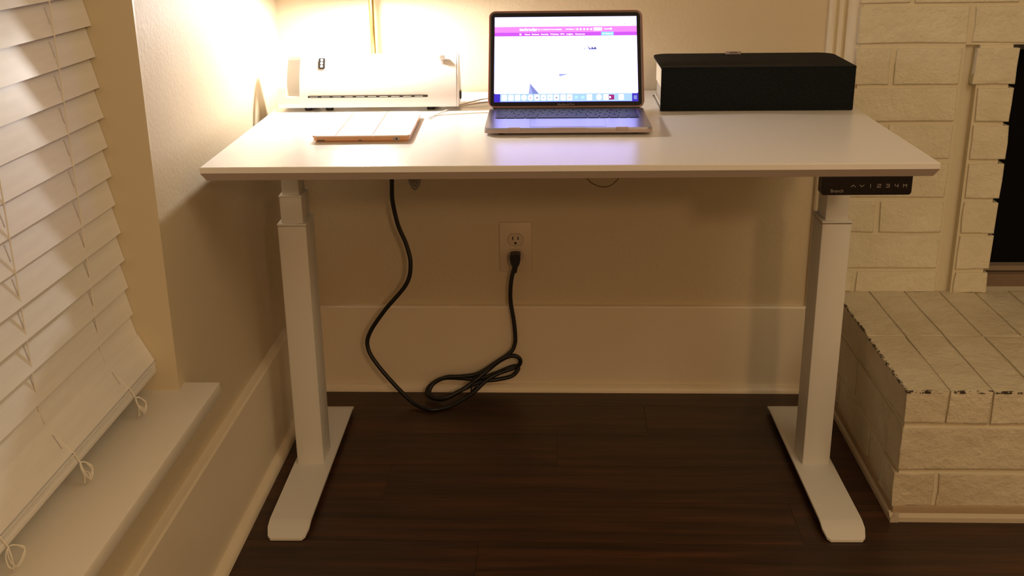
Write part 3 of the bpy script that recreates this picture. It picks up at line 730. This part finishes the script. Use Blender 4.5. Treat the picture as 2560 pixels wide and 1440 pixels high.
# ------------------------------------------------------------------ white charger cables on the desk
def cable(label, pts, r):
    P0 = Vector(pts[0]); o = tube('charging_cable', [p-P0 for p in catmull(pts, 8)], r, MT['whitec'], None, 7); o.location = P0
    return tag(o, label, 'cable', 'white cables behind the laptop')
zc_ = H+.0022
cable('white cable running from behind the laptop past the laminator towards the tablet', [(-.140, .650, zc_), (-.172, .6255, zc_+.004), (-.2166, .585, zc_), (-.234, .545, zc_), (-.2519, .495, zc_), (-.2740, .416, zc_)], .0014)
cable('white cable curving under the left edge of the laptop, lower one of the pair', [(-.120, .475, zc_), (-.163, .478, zc_), (-.2156, .465, zc_), (-.2676, .449, zc_)], .0014)
cable('white cable between laptop and laminator foot, upper one of the pair', [(-.13, .60, zc_), (-.1692, .588, zc_+.003), (-.2232, .558, zc_), (-.232, .555, zc_)], .0018)

# ------------------------------------------------------------------ desk lamp
PX, PY = -.4265, .709
dl = tag(empty('desk_lamp', (PX, PY, H)), 'thin brass lamp behind the laminator, its shade glowing above the picture edge', 'lamp')
lathe('lamp_base', [(0, 0), (.046, 0), (.047, .006), (.044, .012), (.012, .016), (.008, .022), (0, .022)], MT['brass'], dl, None, 40)
lathe('pole', [(0, .015), (.0060, .015), (.0060, .395), (.0045, .400), (0, .400)], MT['brass'], dl, None, 24)
BX, BY, BZ = -.435, .572, 1.012
bx, by, bz = BX-PX, BY-PY, BZ-H
tube('arm', catmull([(0, 0, .385), (bx*.3, by*.3, .392), (bx*.8, by*.8, .375), (bx-.002, by+.004, .345), (bx+.002, by+.014, .322)], 8), .0045, MT['brass'], dl, 12)
# dome shade tipped towards the room; bulb at its centre
shd = lathe('lamp_shade', [(.0760, -.0118), (.0750, .002), (.066, .026), (.046, .050), (.016, .063), (0, .065), (0, .062), (.015, .060), (.044, .047), (.064, .023), (.0730, .000), (.0745, -.0118)], MT['brass'], dl, (bx, by, bz), 48, closed=True)
shd.rotation_mode = 'QUATERNION'
shd.rotation_quaternion = Vector((0, 0, -1)).rotation_difference(Vector((.14*math.sin(TILT), -.99*math.sin(TILT), -math.cos(TILT))))
lathe('lamp_socket', [(0, .060), (.012, .058), (.012, .022), (0, .022)], MT['brassw'], shd, None, 20)
lathe('bulb', [(0, -.020), (.010, -.0173), (.0173, -.010), (.020, 0), (.0173, .010), (.011, .019), (.010, .026), (0, .026)], emis('bulb_glow', (1.0, .94, .90), LAMP_STRENGTH), shd, None, 20)

# ------------------------------------------------------------------ fabric covered box
fb = tag(empty('fabric_box', (.392, .595, H), .004), 'charcoal fabric covered box with a cream left end, beside the laptop', 'box')
bw, bd0, bd1, bh = .1960, -.1050, .112, .0905
top = rrect(-bw, bw, bd0, bd1, .034, 8, (1, 1, 0, 0))
cov = prism('cover', top, 'z', bh-.004, bh, MT['fabric'], fb, smooth=35)
bm = bmesh.new(); add_box(bm, -bw, bw, bd0, bd0+.005, .0012, bh-.002, .0015, 2)
newobj('front_panel', bm_mesh(bm, 'front_panel'), MT['fabric'], fb)
prism('inner_tray', rrect(-bw+.006, bw-.006, bd0+.005, bd1-.010, .030, 8, (1, 1, 0, 0)), 'z', .040, bh-.004, MT['cream'], fb, smooth=35)
prism('lower_band', rrect(-bw+.008, bw-.008, bd0+.005, bd1-.012, .030, 8, (1, 1, 0, 0)), 'z', .012, .040, MT['greyp'], fb, smooth=35)
bs_ = prism('base', rrect(-bw, bw, bd0+.005, bd1-.030, .012, 8, (1, 1, 0, 0)), 'z', .0, .0035, MT['greyp'], fb, smooth=35)
prism('base_tray', rrect(-bw+.003, bw-.003, bd0+.005, bd1-.033, .012, 8, (1, 1, 0, 0)), 'z', .0035, .0125, MT['greyl'], bs_, smooth=35)
tube('chrome_edge', [(p[0], p[1], .0045) for p in rrect(-bw, bw, bd0+.006, bd1-.030, .012, 8, (1, 1, 0, 0))], .0014, MT['chrome'], bs_, 6, True)
tg = box('tag', -.038, -.004, bd1-.020, bd1-.017, bh-.001, bh+.0062, MT['tagm'], fb, .0006)
box('tag_mark', -.029, -.013, bd1-.0202, bd1-.0195, bh+.0028, bh+.0050, MT['print_k'], tg)
